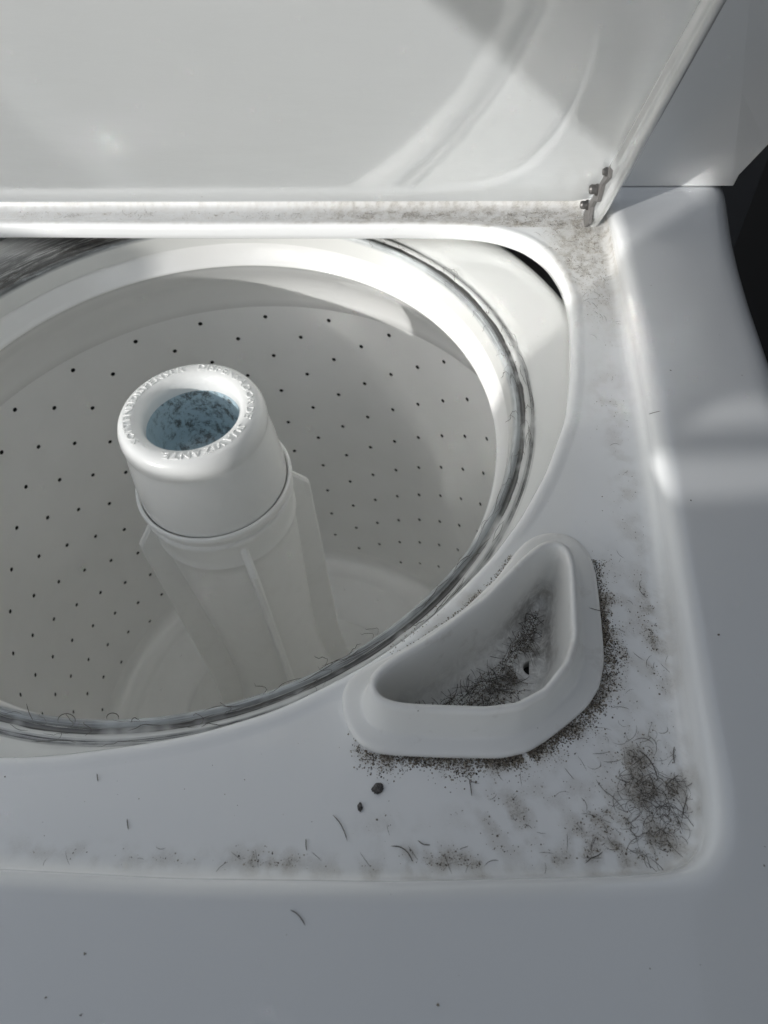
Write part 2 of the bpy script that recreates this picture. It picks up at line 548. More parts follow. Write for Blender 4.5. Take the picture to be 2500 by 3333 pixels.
for off, z in ((.034, .73), (.026, .7315), (.018, .7325), (.011, .7315), (.005, .728), (.001, .722), (-.001, .714), (-.001, .70), (.0, .686), (.006, .68), (.02, .678), (.06, .678)):
    L.append(loop(RO + off / CO, z))
CUPB = cup_base = [(.5162, -.8284), (.5172, -.7933), (.5336, -.7719), (.5587, -.7614), (.6275, -.7166), (.7252, -.6371), (.8060, -.5469), (.8285, -.5012),
            (.8488, -.4671), (.8738, -.4498), (.9056, -.4405), (.9426, -.4466), (.9650, -.4616), (.9839, -.4967), (.9873, -.5570), (.9867, -.6699),
            (.9844, -.7259), (.9716, -.7735), (.9492, -.8091), (.9150, -.8411), (.8716, -.8767), (.8397, -.8977), (.7961, -.9103), (.6994, -.9144),
            (.5888, -.9163), (.5627, -.9090), (.5407, -.8873), (.5245, -.8585)]
V, F = loft(L)
def inside(x, y, P):
    c = False; n = len(P); j = n - 1
    for i in range(n):
        if (P[i][1] > y) != (P[j][1] > y) and x < (P[j][0] - P[i][0]) * (y - P[i][1]) / (P[j][1] - P[i][1]) + P[i][0]: c = not c
        j = i
    return c
well = [(.78 + (x - .78) * .86, -.72 + (y + .72) * .86) for (x, y) in CUPB]
def keep_face(f):
    x = sum(V[i][0] for i in f) / 4; y = sum(V[i][1] for i in f) / 4
    return not (.5 < x < 1.0 and -.95 < y < -.4 and V[f[0]][2] > .72 and inside(x, y, well))
F = [f for f in F if keep_face(f)]          # the hole the detergent cup hangs in
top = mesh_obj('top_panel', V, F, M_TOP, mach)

# ---- grime amounts on the recess floor
cb = np.array(cup_base)
def dist_poly(x, y, P=cb):
    Q = np.roll(P, -1, axis=0); ab = Q - P
    t = np.clip(((x - P[:, 0]) * ab[:, 0] + (y - P[:, 1]) * ab[:, 1]) / (ab ** 2).sum(1), 0, 1)
    return np.sqrt(((P[:, 0] + ab[:, 0] * t - x) ** 2 + (P[:, 1] + ab[:, 1] * t - y) ** 2).min())
def g2(x, y, cx, cy, sx, sy=None, rot=0):
    sy = sy or sx
    c, s = math.cos(rot), math.sin(rot)
    dx, dy = x - cx, y - cy
    u, v = c * dx + s * dy, -s * dx + c * dy
    return math.exp(-.5 * ((u / sx) ** 2 + (v / sy) ** 2))
def dirt_at(x, y):
    """how much lint and grime lies here on the recess floor, 0..1"""
    if y < -1.2 or y > .80 or abs(x) > 1.14: return 0.0
    d = 0.0
    # front right corner
    d = max(d, 1.0 * g2(x, y, 1.045, -.95, .040, .075, .15), .9 * g2(x, y, .995, -1.01, .062, .042, .35), .20 * g2(x, y, .95, -.93, .08))
    # around the cup
    if .40 < x < 1.12 and -1.05 < y < -.35:
        q = dist_poly(x, y)
        side = 0.0
        if y < -.80: side = min(1, max(0, (x - .53) / .08))
        if x > .93: side = max(side, min(1, max(0, (-.50 - y) / .06)) * (.9 if y > -.8 else .8))
        if side == 0 and .62 < x < .85 and y > -.78: side = .5 * g2(x, y, .72, -.63, .07, .07)
        wdt = .020 if y < -.80 else .026
        d = max(d, side * math.exp(-(q / wdt) ** 2) * 1.15 * (.75 + .5 * math.sin(31 * x + 17 * y) * math.sin(47 * x - 9 * y)))
        if x > .98: d = max(d, .33 * g2(x, y, 1.02, -.66, .03, .09))
    # right wall patch
    d = max(d, .7 * g2(x, y, 1.085, -.655, .018, .085), .18 * g2(x, y, 1.075, -.3, .02, .3))
    # front wall patches
    for (cx, cy, sx, sy, a) in ((.70, -1.075, .045, .014, .75), (.755, -1.083, .04, .010, .7), (.43, -1.095, .045, .014, .55), (.60, -1.10, .10, .012, .3), (.18, -1.105, .12, .012, .25),
                                (.815, -1.0, .05, .045, .38), (.88, -1.06, .05, .02, .35), (.62, -1.04, .03, .02, .2)):
        d = max(d, a * g2(x, y, cx, cy, sx, sy))
    # back channel under the lid, and the hinge corner
    if y > .69:
        d = max(d, .34 + .3 * min(1, max(0, (x - .12) / .30)))
    if x > .93 and y > .15:
        d = max(d, .75 * min(1, max(0, (y - .2) / .35)) * min(1, max(.0, (x - .93) / .08)))
        d = max(d, .55 * g2(x, y, 1.10, .40, .03, .14))
    d = max(d, .22 * g2(x, y, 1.07, -.03, .03, .07))
    return min(d, 1.0)
from mathutils import noise as mnoise
def clump(x, y):
    v = .5 + .5 * mnoise.fractal(Vector((x * 26, y * 26, 3.1)), 1.0, 2.0, 5)
    return min(1.6, max(.08, (v - .36) * 4.2))
me = top.data
at_ = me.attributes.new('dirt', 'FLOAT', 'POINT')
vals = np.zeros(len(me.vertices), dtype=np.float32)
for i, v in enumerate(V):
    if .7295 <= v[2] < .76:
        dv = dirt_at(v[0], v[1]); vals[i] = min(1, dv * (clump(v[0], v[1]) * 1.1 if v[1] < .1 else .55 + .4 * clump(v[0] * 1.7, v[1] * 1.7)))
at_.data.foreach_set('value', vals)
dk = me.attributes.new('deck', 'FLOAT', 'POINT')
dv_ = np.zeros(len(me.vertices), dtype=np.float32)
nd = 7 + 10 + 4          # loops of the outer deck; the shade painted into its colour fades at the rim
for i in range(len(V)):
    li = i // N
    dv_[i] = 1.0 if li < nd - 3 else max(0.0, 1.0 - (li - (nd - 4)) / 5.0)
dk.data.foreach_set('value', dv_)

# ---- console behind the deck
YC = .79
cv = [(-1.49, YC, .8), (1.497, YC, .8), (1.382, YC, 1.30), (-1.382, YC, 1.30)]
V = []; Fc = []
prof_front = [(-1.497, .803), (1.4965, .803), (1.49, .815), (1.435, 1.061), (1.382, 1.272), (1.33, 1.50), (-1.33, 1.50), (-1.435, 1.061), (-1.49, .815)]
prof_edge = [(-1.50, .806), (1.499, .806), (1.507, .833), (1.555, .914), (1.60, .99), (1.62, 1.50), (-1.62, 1.50), (-1.60, .99), (-1.507, .833)]
nP = len(prof_front)
for (x, z) in prof_front: V.append((x, YC, z))
for (x, z) in prof_edge: V.append((x, YC + (.012 if z > .82 else .003), z))
for (x, z) in prof_edge: V.append((x, YC + .30, z))
Fc.append(tuple(range(nP)))
for k in range(2):
    for i in range(nP):
        j = (i + 1) % nP
        Fc.append((k * nP + i, (k + 1) * nP + i, (k + 1) * nP + j, k * nP + j))
con = mesh_obj('console', V, Fc, M_CON, mach, smooth=False)
fix_normals(con)

# ---- lid, held half open; u runs up the lid, n points to the inner side
AL = math.radians(130.3)
LH = np.array([0, .713, .800])
uu = np.array([0, math.cos(AL), math.sin(AL)])
nn = np.array([0, -math.sin(AL), math.cos(AL)])
def lidp(x, s, n):
    n = n + .021 * (x * x - 1.17) * (1 - math.exp(-max(s, 0) / .15)) - .012 * (math.exp(-max(s, 0) / .11) - 1)   # the sheet is a little hollow and rolls in at the hinge
    p = LH + uu * s + nn * n
    return (x, p[1], p[2])
LX, LS = 1.082, 1.80
# sheet with rounded lower corners, slightly domed, and thickness
outl = [(-1.02, 0), (1.045, 0), (LX, .035), (LX, LS), (-LX, LS), (-LX, .035)]
nx, ns = 60, 60
V, F = [], []
for side, off in ((0, 0.0), (1, -.022)):
    for j in range(ns + 1):
        s = LS * j / ns
        hw = LX if s > .04 else LX - .05 * (1 - (s / .04)) ** 1.5
        for i in range(nx + 1):
            x = -hw + 2 * hw * i / nx
            V.append(lidp(x, s, off - .004 * math.sin(math.pi * j / ns) * math.cos(math.pi * .5 * (2 * i / nx - 1))))
q = nx + 1
for j in range(ns):
    for i in range(nx):
        a = j * q + i
        F.append((a, a + 1, a + q + 1, a + q))
        b_ = a + (ns + 1) * q
        F.append((b_, b_ + q, b_ + q + 1, b_ + 1))
o2 = (ns + 1) * q
for i in range(nx):
    F.append((i, i + o2, i + 1 + o2, i + 1)); a = ns * q + i
    F.append((a, a + 1, a + 1 + o2, a + o2))
for j in range(ns):
    a = j * q; F.append((a, a + q, a + q + o2, a + o2)); a = j * q + nx
    F.append((a, a + o2, a + q + o2, a + q))
lid = mesh_obj('lid', V, F, M_LID, mach, auto=50)
# side flanges: a folded strip with a rolled free edge, round at the hinge end
def flange(sign):
    sec = []          # cross-section in (x, n), from lid junction round the rolled edge
    x0, dep = LX * sign, .066
    pts = [(0, -.02), (-.006, -.002), (-.011, .005), (-.010, .012), (-.001, .017), (.001, .026)] + [(.018 - .017 * math.cos(a_), dep - .024 + .020 * math.sin(a_)) for a_ in [math.pi * q_ / 9 for q_ in range(10)]] + [(.034, -.02)]
    for (a, n) in pts: sec.append((x0 + a * sign, n))
    V, F = [], []
    S = [(-.118, .40), (-.116, .66), (-.110, .84), (-.100, .95), (-.086, 1.0)] + [(s, 1.0) for s in np.linspace(-.02, LS, 40)]
    for (s, k) in S:
        cx = x0 + .017 * sign; cn = .04
        for (x, n) in sec:
            tp = min(1, max(0, s / 1.0))
            xx = x0 + (x - x0) * (1 - .45 * tp); n2 = n if n < .03 else .03 + (n - .03) * (1 - .75 * tp)
            V.append(lidp(cx + (xx - cx) * (.35 + .65 * k), s, cn + (n2 - cn) * (.25 + .75 * k)))
    m_ = len(sec)
    for k in range(len(S) - 1):
        for i in range(m_):
            j = (i + 1) % m_
            F.append((k * m_ + i, k * m_ + j, (k + 1) * m_ + j, (k + 1) * m_ + i))
    F.append(tuple(reversed(range(m_)))); F.append(tuple((len(S) - 1) * m_ + i for i in range(m_)))
    o = mesh_obj('side_flange', V, F, M_STRIP, lid, auto=60)
    fix_normals(o)
    return o
flange(1); flange(-1)
# hinge bracket and screws on the inner face of the right flange
def prism(name, outline_sn, x0, x1, mat, parent):
    V = []; n = len(outline_sn)
    for x in (x0, x1):
        for (s, k) in outline_sn: V.append(lidp(x, s, k))
    F = [tuple(range(n)), tuple(reversed(range(n, 2 * n)))]
    for i in range(n):
        j = (i + 1) % n
        F.append((i, i + n, j + n, j))
    o = mesh_obj(name, V, F, mat, parent, smooth=False)
    fix_normals(o); return o
prism('hinge_bracket', [(-.07, .005), (-.05, .06), (.02, .07), (.05, .03), (.10, .028), (.14, .045), (.20, .02), (.27, .03), (.30, .006)], LX - .010, LX - .0005, M_RUST, lid)
def screw(s, n, x1, r=.013, ln=.022):
    V, F = [], []
    for k, (rr_, dx) in enumerate(((r * 1.25, 0), (r * 1.25, .006), (r, .0061), (r, ln * .8), (r * .75, ln))):
        for i in range(12):
            a = 2 * math.pi * i / 12
            f = 1.0 if (k < 2 or i % 2 == 0) else .93
            p = lidp(x1 - dx, s + rr_ * f * math.cos(a), n + rr_ * f * math.sin(a))
            V.append(p)
    for k in range(4):
        for i in range(12):
            j = (i + 1) % 12
            F.append((k * 12 + i, k * 12 + j, (k + 1) * 12 + j, (k + 1) * 12 + i))
    F.append(tuple(range(48, 60)))
    o = mesh_obj('hinge_screw', V, F, M_STEEL, lid, smooth=False)
    fix_normals(o); return o
screw(.140, .012, LX - .010); screw(.004, .012, LX - .010, .012)
screw(.262, .012, LX - .010, .009, .012)

# ---- tub ring under the opening
prof = [(.845, .575), (.848, .60), (.850, .625), (.853, .637), (.857, .642), (.863, .643), (.868, .640), (.872, .634), (.878, .632), (.883, .637),
        (.889, .643), (.896, .643), (.901, .638), (.907, .638), (.914, .644), (.94, .650), (.98, .657), (1.02, .661), (1.078, .661), (1.092, .657), (1.100, .648), (1.104, .63), (1.104, .45)]
lathe('tub_ring', prof, M_RING, mach, n=720)
# dark outer tub seen through gaps
lathe('outer_tub', [(1.10, .46), (1.12, -1.75), (0.02, -1.78)], M_BLACK, mach, n=96)

# ---- wash basket
def lt(pr, nm, mt, n=360): return lathe(nm, pr, mt, mach, n=n)
bk = lathe('wash_basket', [(.868, .575), (.866, .60), (.862, .606), (.857, .603), (.853, .592), (.848, .57), (.838, .545), (.829, .525), (.823, .515), (.8195, .511), (.8185, .507), (.8205, .502),
     (.825, .4985), (.83, .494), (.845, .475), (.87, .445), (.90, .41), (.93, .372), (.955, .33), (.975, .285), (.99, .24), (.998, .20), (1.0, .1979)], M_BASK, mach, n=360)
# perforated wall: every other cell of a 48 x 17 lattice has a round hole
TH0 = math.radians(math.degrees(2.2751) + 8.1)
ROWZ = .1471; DZ = .1008; NR = 17; NCOL = 48
dth = 2 * math.pi / NCOL
V, F = [], []
idx = {}
def vid(a, z, key):
    if key in idx: return idx[key]
    V.append((math.cos(a), math.sin(a), z)); idx[key] = len(V) - 1
    return idx[key]
RH = .0084
holes = []
for r in range(-1, NR):
    for c in range(NCOL):
        # cell centred on a = TH0 - c*dth ; z = ROWZ - r*DZ ; half sizes dth/2, DZ/2
        a0 = TH0 - c * dth; zc = ROWZ - r * DZ
        q = []
        for (i, j) in ((-2, -2), (-1, -2), (0, -2), (1, -2), (2, -2), (2, -1), (2, 0), (2, 1), (2, 2), (1, 2), (0, 2), (-1, 2), (-2, 2), (-2, 1), (-2, 0), (-2, -1)):
            key = ((4 * c - i) % (4 * NCOL), 4 * r - j)
            q.append(vid(a0 + i * dth / 4, zc + j * DZ / 4, key))
        if r >= 0 and (r + c) % 2 == 0:
            h = []
            for s in range(16):
                # ring point toward boundary vertex s
                (i, j) = ((-2, -2), (-1, -2), (0, -2), (1, -2), (2, -2), (2, -1), (2, 0), (2, 1), (2, 2), (1, 2), (0, 2), (-1, 2), (-2, 2), (-2, 1), (-2, 0), (-2, -1))[s]
                t = math.atan2(j, i)
                aa = a0 + RH * math.cos(t); V.append((math.cos(aa), math.sin(aa), zc + RH * math.sin(t)))
                h.append(len(V) - 1)
            for s in range(16):
                s2 = (s + 1) % 16
                F.append((q[s], q[s2], h[s2], h[s]))
            holes.append((a0, zc, r, c))
        else:
            cc = len(V); V.append((math.cos(a0), math.sin(a0), zc))
            for s in range(16):
                F.append((q[s], q[(s + 1) % 16], cc))
zb = ROWZ - (NR - 1) * DZ - DZ / 2
wl = mesh_obj('perforated_wall', V, F, M_BASK, bk)
fix_normals(wl)
for p in wl.data.polygons: pass
# a hole's own rim and dark bore, shared by all of them
hv, hf = [], []
for (rr_, d) in ((RH * 1.02, -.0005), (RH * 1.0, .002), (RH * .9, .02)):
    for i in range(12):
        a = 2 * math.pi * i / 12
        hv.append((d * U, rr_ * math.cos(a) * U, rr_ * math.sin(a) * U))
for k in range(2):
    for i in range(12):
        j = (i + 1) % 12
        hf.append((k * 12 + i, k * 12 + j, (k + 1) * 12 + j, (k + 1) * 12 + i))
hf.append(tuple(range(24, 36)))
hme = bpy.data.meshes.new('drain_hole'); hme.from_pydata(hv, [], hf); hme.materials.append(M_HOLE)
def visible(p):
    d = (np.array(p) - CM) @ RM.T
    if d[2] <= 0: return False
    x, y = 1250 + FPX * d[0] / d[2], 1666.5 - FPX * d[1] / d[2]
    return -30 < x < 2530 and 700 < y < 2400
def hole_at(x, y, z, ang, tilt=0):
    o = bpy.data.objects.new('drain_hole', hme); COL.objects.link(o); o.parent = bk
    o.matrix_local = Matrix.Translation(W((x, y, z))) @ Matrix.Rotation(ang, 4, 'Z') @ Matrix.Rotation(tilt, 4, 'Y')
rest = []
for (a, z, r, c) in holes:
    p = (math.cos(a), math.sin(a), z)
    if visible(p) and math.sin(a) > -.62: hole_at(*p, a)
    else: rest.append((a, z))
# basket floor
floorp = [(1.0, zb), (.998, zb - .02), (.985, zb - .045), (.96, zb - .065), (.92, zb - .078), (.88, zb - .080), (.862, zb - .074), (.845, zb - .078), (.80, zb - .092), (.6, zb - .10), (.45, zb - .09)]
lathe('basket_floor', floorp, M_BASK, bk, n=180)
for k in range(24):
    a = math.radians(156 - 15 * k)
    hole_at(.80 * math.cos(a), .80 * math.sin(a), zb - .0915, a, math.radians(90))

# ---- agitator
agi = lathe('agitator', [(.198, .30), (.226, .298), (.2275, .28), (.222, .262), (.219, .22), (.2185, .19), (.2215, .183), (.2215, .176), (.217, .170), (.2125, .165), (.2105, .12), (.206, .0), (.198, -.2), (.190, -.4), (.184, -.6),
     (.186, -.8), (.20, -1.0), (.24, -1.2), (.32, -1.38), (.44, -1.50), (.55, -1.56), (.60, -1.60)], M_AGI, mach, n=160)
cl = lathe('collar', [(.2195, .337), (.223, .345), (.2275, .346), (.2315, .341), (.2325, .332), (.231, .322), (.2265, .314), (.223, .308), (.222, .296)], M_AGI, agi, n=160)
for azd in (-150, -60, 30, 120):
    a = math.radians(azd)
    pr = [(.17, .275), (.212, .268), (.222, .255), (.274, .185), (.280, .172), (.281, .15), (.281, -.4), (.283, -.8), (.30, -1.05), (.36, -1.25), (.48, -1.42), (.62, -1.52), (.68, -1.60), (.15, -1.6)]
    w0 = .0115
    V, F = [], []
    cs, sn = math.cos(a), math.sin(a)
    ins = [(r - (.006 if 1 <= i < len(pr) - 1 else 0), z - (.006 if i <= 4 else 0)) for i, (r, z) in enumerate(pr)]
    for (P_, w) in ((ins, -w0), (pr, -w0 * .45), (pr, w0 * .45), (ins, w0)):
        for (r, z) in P_: V.append((r * cs - w * sn, r * sn + w * cs, z))
    n_ = len(pr)
    F.append(tuple(range(n_))); F.append(tuple(reversed(range(3 * n_, 4 * n_))))
    for k in range(3):
        for i in range(n_):
            j = (i + 1) % n_
            F.append((k * n_ + i, (k + 1) * n_ + i, (k + 1) * n_ + j, k * n_ + j))
    o = mesh_obj('fin', V, F, M_AGI, agi, smooth=False); fix_normals(o)

# ---- softener dispenser cap
cap = lathe('softener_dispenser', [(.2145, .335), (.217, .338), (.2175, .345), (.2145, .40), (.208, .47), (.201, .53), (.198, .55), (.1985, .557), (.200, .565), (.201, .578), (.199, .592), (.194, .606), (.187, .6165), (.175, .622), (.162, .6235),
      (.152, .622), (.143, .618), (.136, .6115), (.1315, .603), (.1295, .593), (.1292, .575), (.130, .56)], M_CAP, None, n=200)
tag(cap, 'white round softener dispenser cap with raised lettering on top of the agitator', 'dispenser cap')
basin = lathe('blue_basin', [(.1305, .585), (.1300, .575), (.124, .50), (.121, .43), (.113, .405), (.10, .395), (.06, .385), (.045, .384), (.043, .40), (.02, .402), (.0005, .402)], M_INK, cap, n=96)
basin.name = 'basin'

# lettering: one small raised mesh per word round the rim
def glyph_mesh(ch):
    cu = bpy.data.curves.new('g', 'FONT'); cu.body = ch; cu.size = 1.0; cu.extrude = 0.0; cu.resolution_u = 2
    ob = bpy.data.objects.new('g', cu); COL.objects.link(ob)
    dg = bpy.context.evaluated_depsgraph_get(); dg.update()
    me_ = bpy.data.meshes.new_from_object(ob.evaluated_get(dg))
    vs = [tuple(v.co) for v in me_.vertices]; fs = [tuple(p.vertices) for p in me_.polygons]
    bpy.data.objects.remove(ob); bpy.data.curves.remove(cu); bpy.data.meshes.remove(me_)
    return vs, fs
GC = {}
def word(text, a_mid, name='lettering', h=.030, rbase=.155, step=None):
    """letters run clockwise seen from above, tops outward"""
    V, F = [], []
    adv = []
    for ch in text:
        if ch not in GC: GC[ch] = glyph_mesh(ch) if ch != ' ' else ([], [])
        vs, fs = GC[ch]
        wd_ = (max(v[0] for v in vs) - min(v[0] for v in vs)) * h * 1.15 if vs else .010
        adv.append(wd_ + .0055)
    tot = sum(adv); pos_ = -tot / 2
    for ch, wd_ in zip(text, adv):
        vs, fs = GC[ch]
        if vs:
            x0 = min(v[0] for v in vs)
            b0 = len(V)
            for lay in (0, 1):
                for v in vs:
                    s = pos_ + (v[0] - x0) * h * 1.15 + .00275
                    r = rbase + v[1] * h
                    a = a_mid - s / .163
                    zz = .6235 - ((r - .163) / .022) ** 2 * .0035 if r > .163 else .6235 - ((.163 - r) / .022) ** 2 * .0055
                    V.append((r * math.cos(a), r * math.sin(a), zz + (.0024 if lay else -.004)))
            nv = len(vs)
            for f in fs: F.append(tuple(b0 + nv + i for i in f))
            from collections import Counter
            ec = Counter(); di = {}
            for f in fs:
                for i in range(len(f)):
                    e = (f[i], f[(i + 1) % len(f)]); k = tuple(sorted(e)); ec[k] += 1; di[k] = e
            for k, c in ec.items():
                if c == 1:
                    (i, j) = di[k]; F.append((b0 + i, b0 + j, b0 + nv + j, b0 + nv + i))
        pos_ += wd_
    o = mesh_obj(name, V, F, M_CAP, cap, smooth=False)
    fix_normals(o)
    return o
# clockwise from the back: DISPENSADOR (back right) DE (right) SUAVIZANTE (front right to front)
word('DISPENSADOR', math.radians(52))
word('DE', math.radians(-2))
word('SUAVIZANTE.', math.radians(-60))
word('DISPENSER', math.radians(140))
word('SOFTENER', math.radians(198))

# ---- bleach / detergent cup in the front right corner
CC = (.80, -.755)
NCUP = 360
rbs = smooth(polar(round_poly(cup_base, .01, 4), CC, NCUP), 26)
rin_px = [(.57797, -.8337), (.5855, -.8495), (.5983, -.8562), (.6199, -.8597), (.7646, -.8578), (.8158, -.8479), (.8617, -.8197), (.8985, -.7709), (.9141, -.7253),
          (.9165, -.6518), (.9185, -.5573), (.9121, -.5354), (.9014, -.5261), (.8869, -.5296), (.8410, -.5774), (.7727, -.6593), (.6765, -.7455), (.5942, -.8052), (.5804, -.8199)]
rri = smooth(polar(rin_px, CC, NCUP), 30)
def norm_cos2(r):
    dr = (np.roll(r, -1) - np.roll(r, 1)) / (4 * math.pi / NCUP)
    return np.maximum(1 / np.sqrt(1 + (dr / r) ** 2), .35)
cbn, cin = norm_cos2(rbs), norm_cos2(rri)
def cl_(r, z): return [(CC[0] + r[i] * math.cos(2 * math.pi * i / NCUP), CC[1] + r[i] * math.sin(2 * math.pi * i / NCUP), z) for i in range(NCUP)]
L = []
for off, z in ((.0, .7306), (-.0005, .738), (.002, .7435), (.007, .7465), (.014, .7478)):
    L.append(cl_(rbs - off / cbn, z))
r0 = rbs - .014 / cbn
ro = rri + .0145 / cin
for t, z in ((.30, .7485), (.50, .7495), (.57, .7512), (.64, .756), (.74, .768), (.86, .785), (.96, .797)):
    L.append(cl_(lerp(r0, ro, t), z))
for off, z in ((.0145, .805), (.0138, .818), (.0125, .8255), (.0085, .8295), (.004, .830), (.0005, .8275), (-.0015, .821), (-.004, .80), (-.010, .74), (-.020, .69), (-.027, .672), (-.038, .664), (-.055, .661)):
    L.append(cl_(rri + off / cin, z))
last = rri - .055 / cin
for t in (.8, .6, .4, .2):
    L.append([(lerp(CC[0] + .02, p[0], t), lerp(CC[1], p[1], t), .661 - .004 * (1 - t)) for p in L[-1]] if t == .8 else [(lerp(.82, q_[0], t / .8), lerp(CC[1], q_[1], t / .8), .661 - .004 * (1 - t)) for q_ in base_l])
    if t == .8: base_l = L[-1]
V, F = loft(L, close_last=True)
F = [f for f in F if not (V[f[0]][2] < .6625 and math.hypot(sum(V[i][0] for i in f) / len(f) - .8635, sum(V[i][1] for i in f) / len(f) + .7085) < .024)]
M_CUPD, nt, b = principled('cup_plastic_grimy', (.84, .84, .82), rough=.33)
pos = geo_pos(nt)
att = nt.nodes.new('ShaderNodeAttribute'); att.attribute_name = 'dirt'
nz = noise(nt, 160, 6, .75, pos, .5)
nb = noise(nt, 40, 5, .65, pos)
dd = mathn(nt, 'MULTIPLY', att.outputs['Fac'], ramp(nt, nz, [(.33, 0.0), (.60, 1.0)]))
sm = mathn(nt, 'MULTIPLY', ramp(nt, nb, [(.57, 0.0), (.70, 1.0)]), .30)
cc_ = mixc(nt, sm, (.84, .84, .82), (.36, .32, .27))
cc_ = mixc(nt, mathn(nt, 'MULTIPLY', specks(nt, pos, 170, .9), .6), cc_, (.15, .13, .11))
cc_ = mixc(nt, mathn(nt, 'MULTIPLY', dd, .85), cc_, (.10, .085, .07))
nt.links.new(cc_, b.inputs['Base Color'])
bump(nt, b, mathn(nt, 'MULTIPLY', dd, 1.0), .2, .0006)
cup = mesh_obj('detergent_cup', V, F, M_CUPD, None)
fix_normals(cup)
tag(cup, 'white triangular detergent cup set in the front right corner, grimy inside', 'detergent cup')
me = cup.data
a2 = me.attributes.new('dirt', 'FLOAT', 'POINT')
vals = np.zeros(len(me.vertices), dtype=np.float32)
def cup_dirt(x, y, z):
    if z < .70:
        # along the back wall junction and in the right half
        return min(1, .22 + .7 * g2(x, y, .865, -.63, .035, .07, -.2) + .55 * g2(x, y, .78, -.755, .09, .022, .65))
    if z < .745 and x > .62 and (y > -.82):
        return .35 * (1 - (z - .70) / .045)
    return .0
nv0 = len(me.vertices)
for i, v in enumerate(V):
    li = i // NCUP
    if li >= 14: vals[i] = cup_dirt(*v)
a2.data.foreach_set('value', vals)
# drain hole: small raised collar with dark bore
hv, hf = [], []
prd = [(.034, .6595), (.031, .6618), (.018, .6622), (.0152, .6612), (.0145, .655), (.0145, .63)]
hx, hy = .8635, -.7085
V, F = [], []
for (r, z) in prd:
    for i in range(24):
        a = 2 * math.pi * i / 24; V.append((hx + r * math.cos(a), hy + r * math.sin(a), z))
for k in range(len(prd) - 1):
    for i in range(24):
        j = (i + 1) % 24; F.append((k * 24 + i, k * 24 + j, (k + 1) * 24 + j, (k + 1) * 24 + i))
dcol = mesh_obj('drain_collar', V, F, M_CUPD, cup); fix_normals(dcol)
da = dcol.data.attributes.new('dirt', 'FLOAT', 'POINT'); da.data.foreach_set('value', np.full(len(dcol.data.vertices), .55, dtype=np.float32))
V = [(hx + .0150 * math.cos(2 * math.pi * i / 24), hy + .0150 * math.sin(2 * math.pi * i / 24), .635) for i in range(24)]
mesh_obj('drain_bore', V, [tuple(range(24))], M_HOLE, cup, smooth=False)

# ------------------------------------------------------------------ lint, dust and hairs
def flecks(name, pts, parent, label=None, cat=None):
    """pts: (x, y, z, size, tone) -> little irregular lumps in one mesh"""
    V, F, T = [], [], []
    for (x, y, z, s, tone) in pts:
        b0 = len(V)
        n = random.choice((3, 4, 5))
        a0 = random.random() * 6.28
        el = random.uniform(.4, 1.0); ea = random.random() * 3.14
        for i in range(n):
            a = a0 + 6.283 * i / n
            r = s * random.uniform(.6, 1.2)
            u_, v_ = r * math.cos(a), r * el * math.sin(a)
            V.append((x + u_ * math.cos(ea) - v_ * math.sin(ea), y + u_ * math.sin(ea) + v_ * math.cos(ea), z + .0002))
            T.append(tone)
        V.append((x, y, z + s * random.uniform(.3, .8))); T.append(tone)
        for i in range(n): F.append((b0 + i, b0 + (i + 1) % n, b0 + n))
    o = mesh_obj(name, V, F, M_DUST, parent, smooth=False)
    ta = o.data.attributes.new('tone', 'FLOAT', 'POINT'); ta.data.foreach_set('value', np.array(T, dtype=np.float32))
    return o

def tube(V, F, P, r, n=4):
    """thin tube along points, tapering at the ends"""
    b0 = len(V); m_ = len(P)
    for k, p in enumerate(P):
        p = Vector(p)
        t = (Vector(P[min(k + 1, m_ - 1)]) - Vector(P[max(k - 1, 0)]))
        if t.length < 1e-9: t = Vector((1, 0, 0))
        t.normalize()
        s = t.cross(Vector((0, 0, 1)));
        if s.length < 1e-4: s = Vector((1, 0, 0))
        s.normalize(); q_ = t.cross(s)
        rr_ = r * max(.25, min(1, 4 * min(k, m_ - 1 - k) / (m_ - 1) + .2))
        for i in range(n):
            a = 6.283 * i / n
            V.append(tuple(p + s * rr_ * math.cos(a) + q_ * rr_ * math.sin(a)))
    for k in range(m_ - 1):
        for i in range(n):
            j = (i + 1) % n
            F.append((b0 + k * n + i, b0 + k * n + j, b0 + (k + 1) * n + j, b0 + (k + 1) * n + i))

def curl(x, y, z, L_, bend, ang, lift=.002, seg=8, wob=.15):
    P = []; a = ang; px_, py_ = x, y
    for k in range(seg + 1):
        P.append((px_, py_, z + .0008 + lift * math.sin(math.pi * k / seg) * random.uniform(.6, 1)))
        a += bend / seg + random.uniform(-wob, wob) / seg * 2
        px_ += L_ / seg * math.cos(a); py_ += L_ / seg * math.sin(a)
    return P

def inside(x, y, P):
    c = False; n = len(P); j = n - 1
    for i in range(n):
        if (P[i][1] > y) != (P[j][1] > y) and x < (P[j][0] - P[i][0]) * (y - P[i][1]) / (P[j][1] - P[i][1]) + P[i][0]: c = not c
        j = i
    return c
def polar_r(R_, x, y):
    a = math.atan2(y - C0[1], x - C0[0]) % (2 * math.pi)
    return R_[int(a / (2 * math.pi) * N) % N]
def floor_ok(x, y, mg=.0):
    d = math.hypot(x - C0[0], y - C0[1])
    return d < polar_r(RF, x, y) - .004 - mg and d > polar_r(RO, x, y) + .03 + mg and not inside(x, y, cup_base)

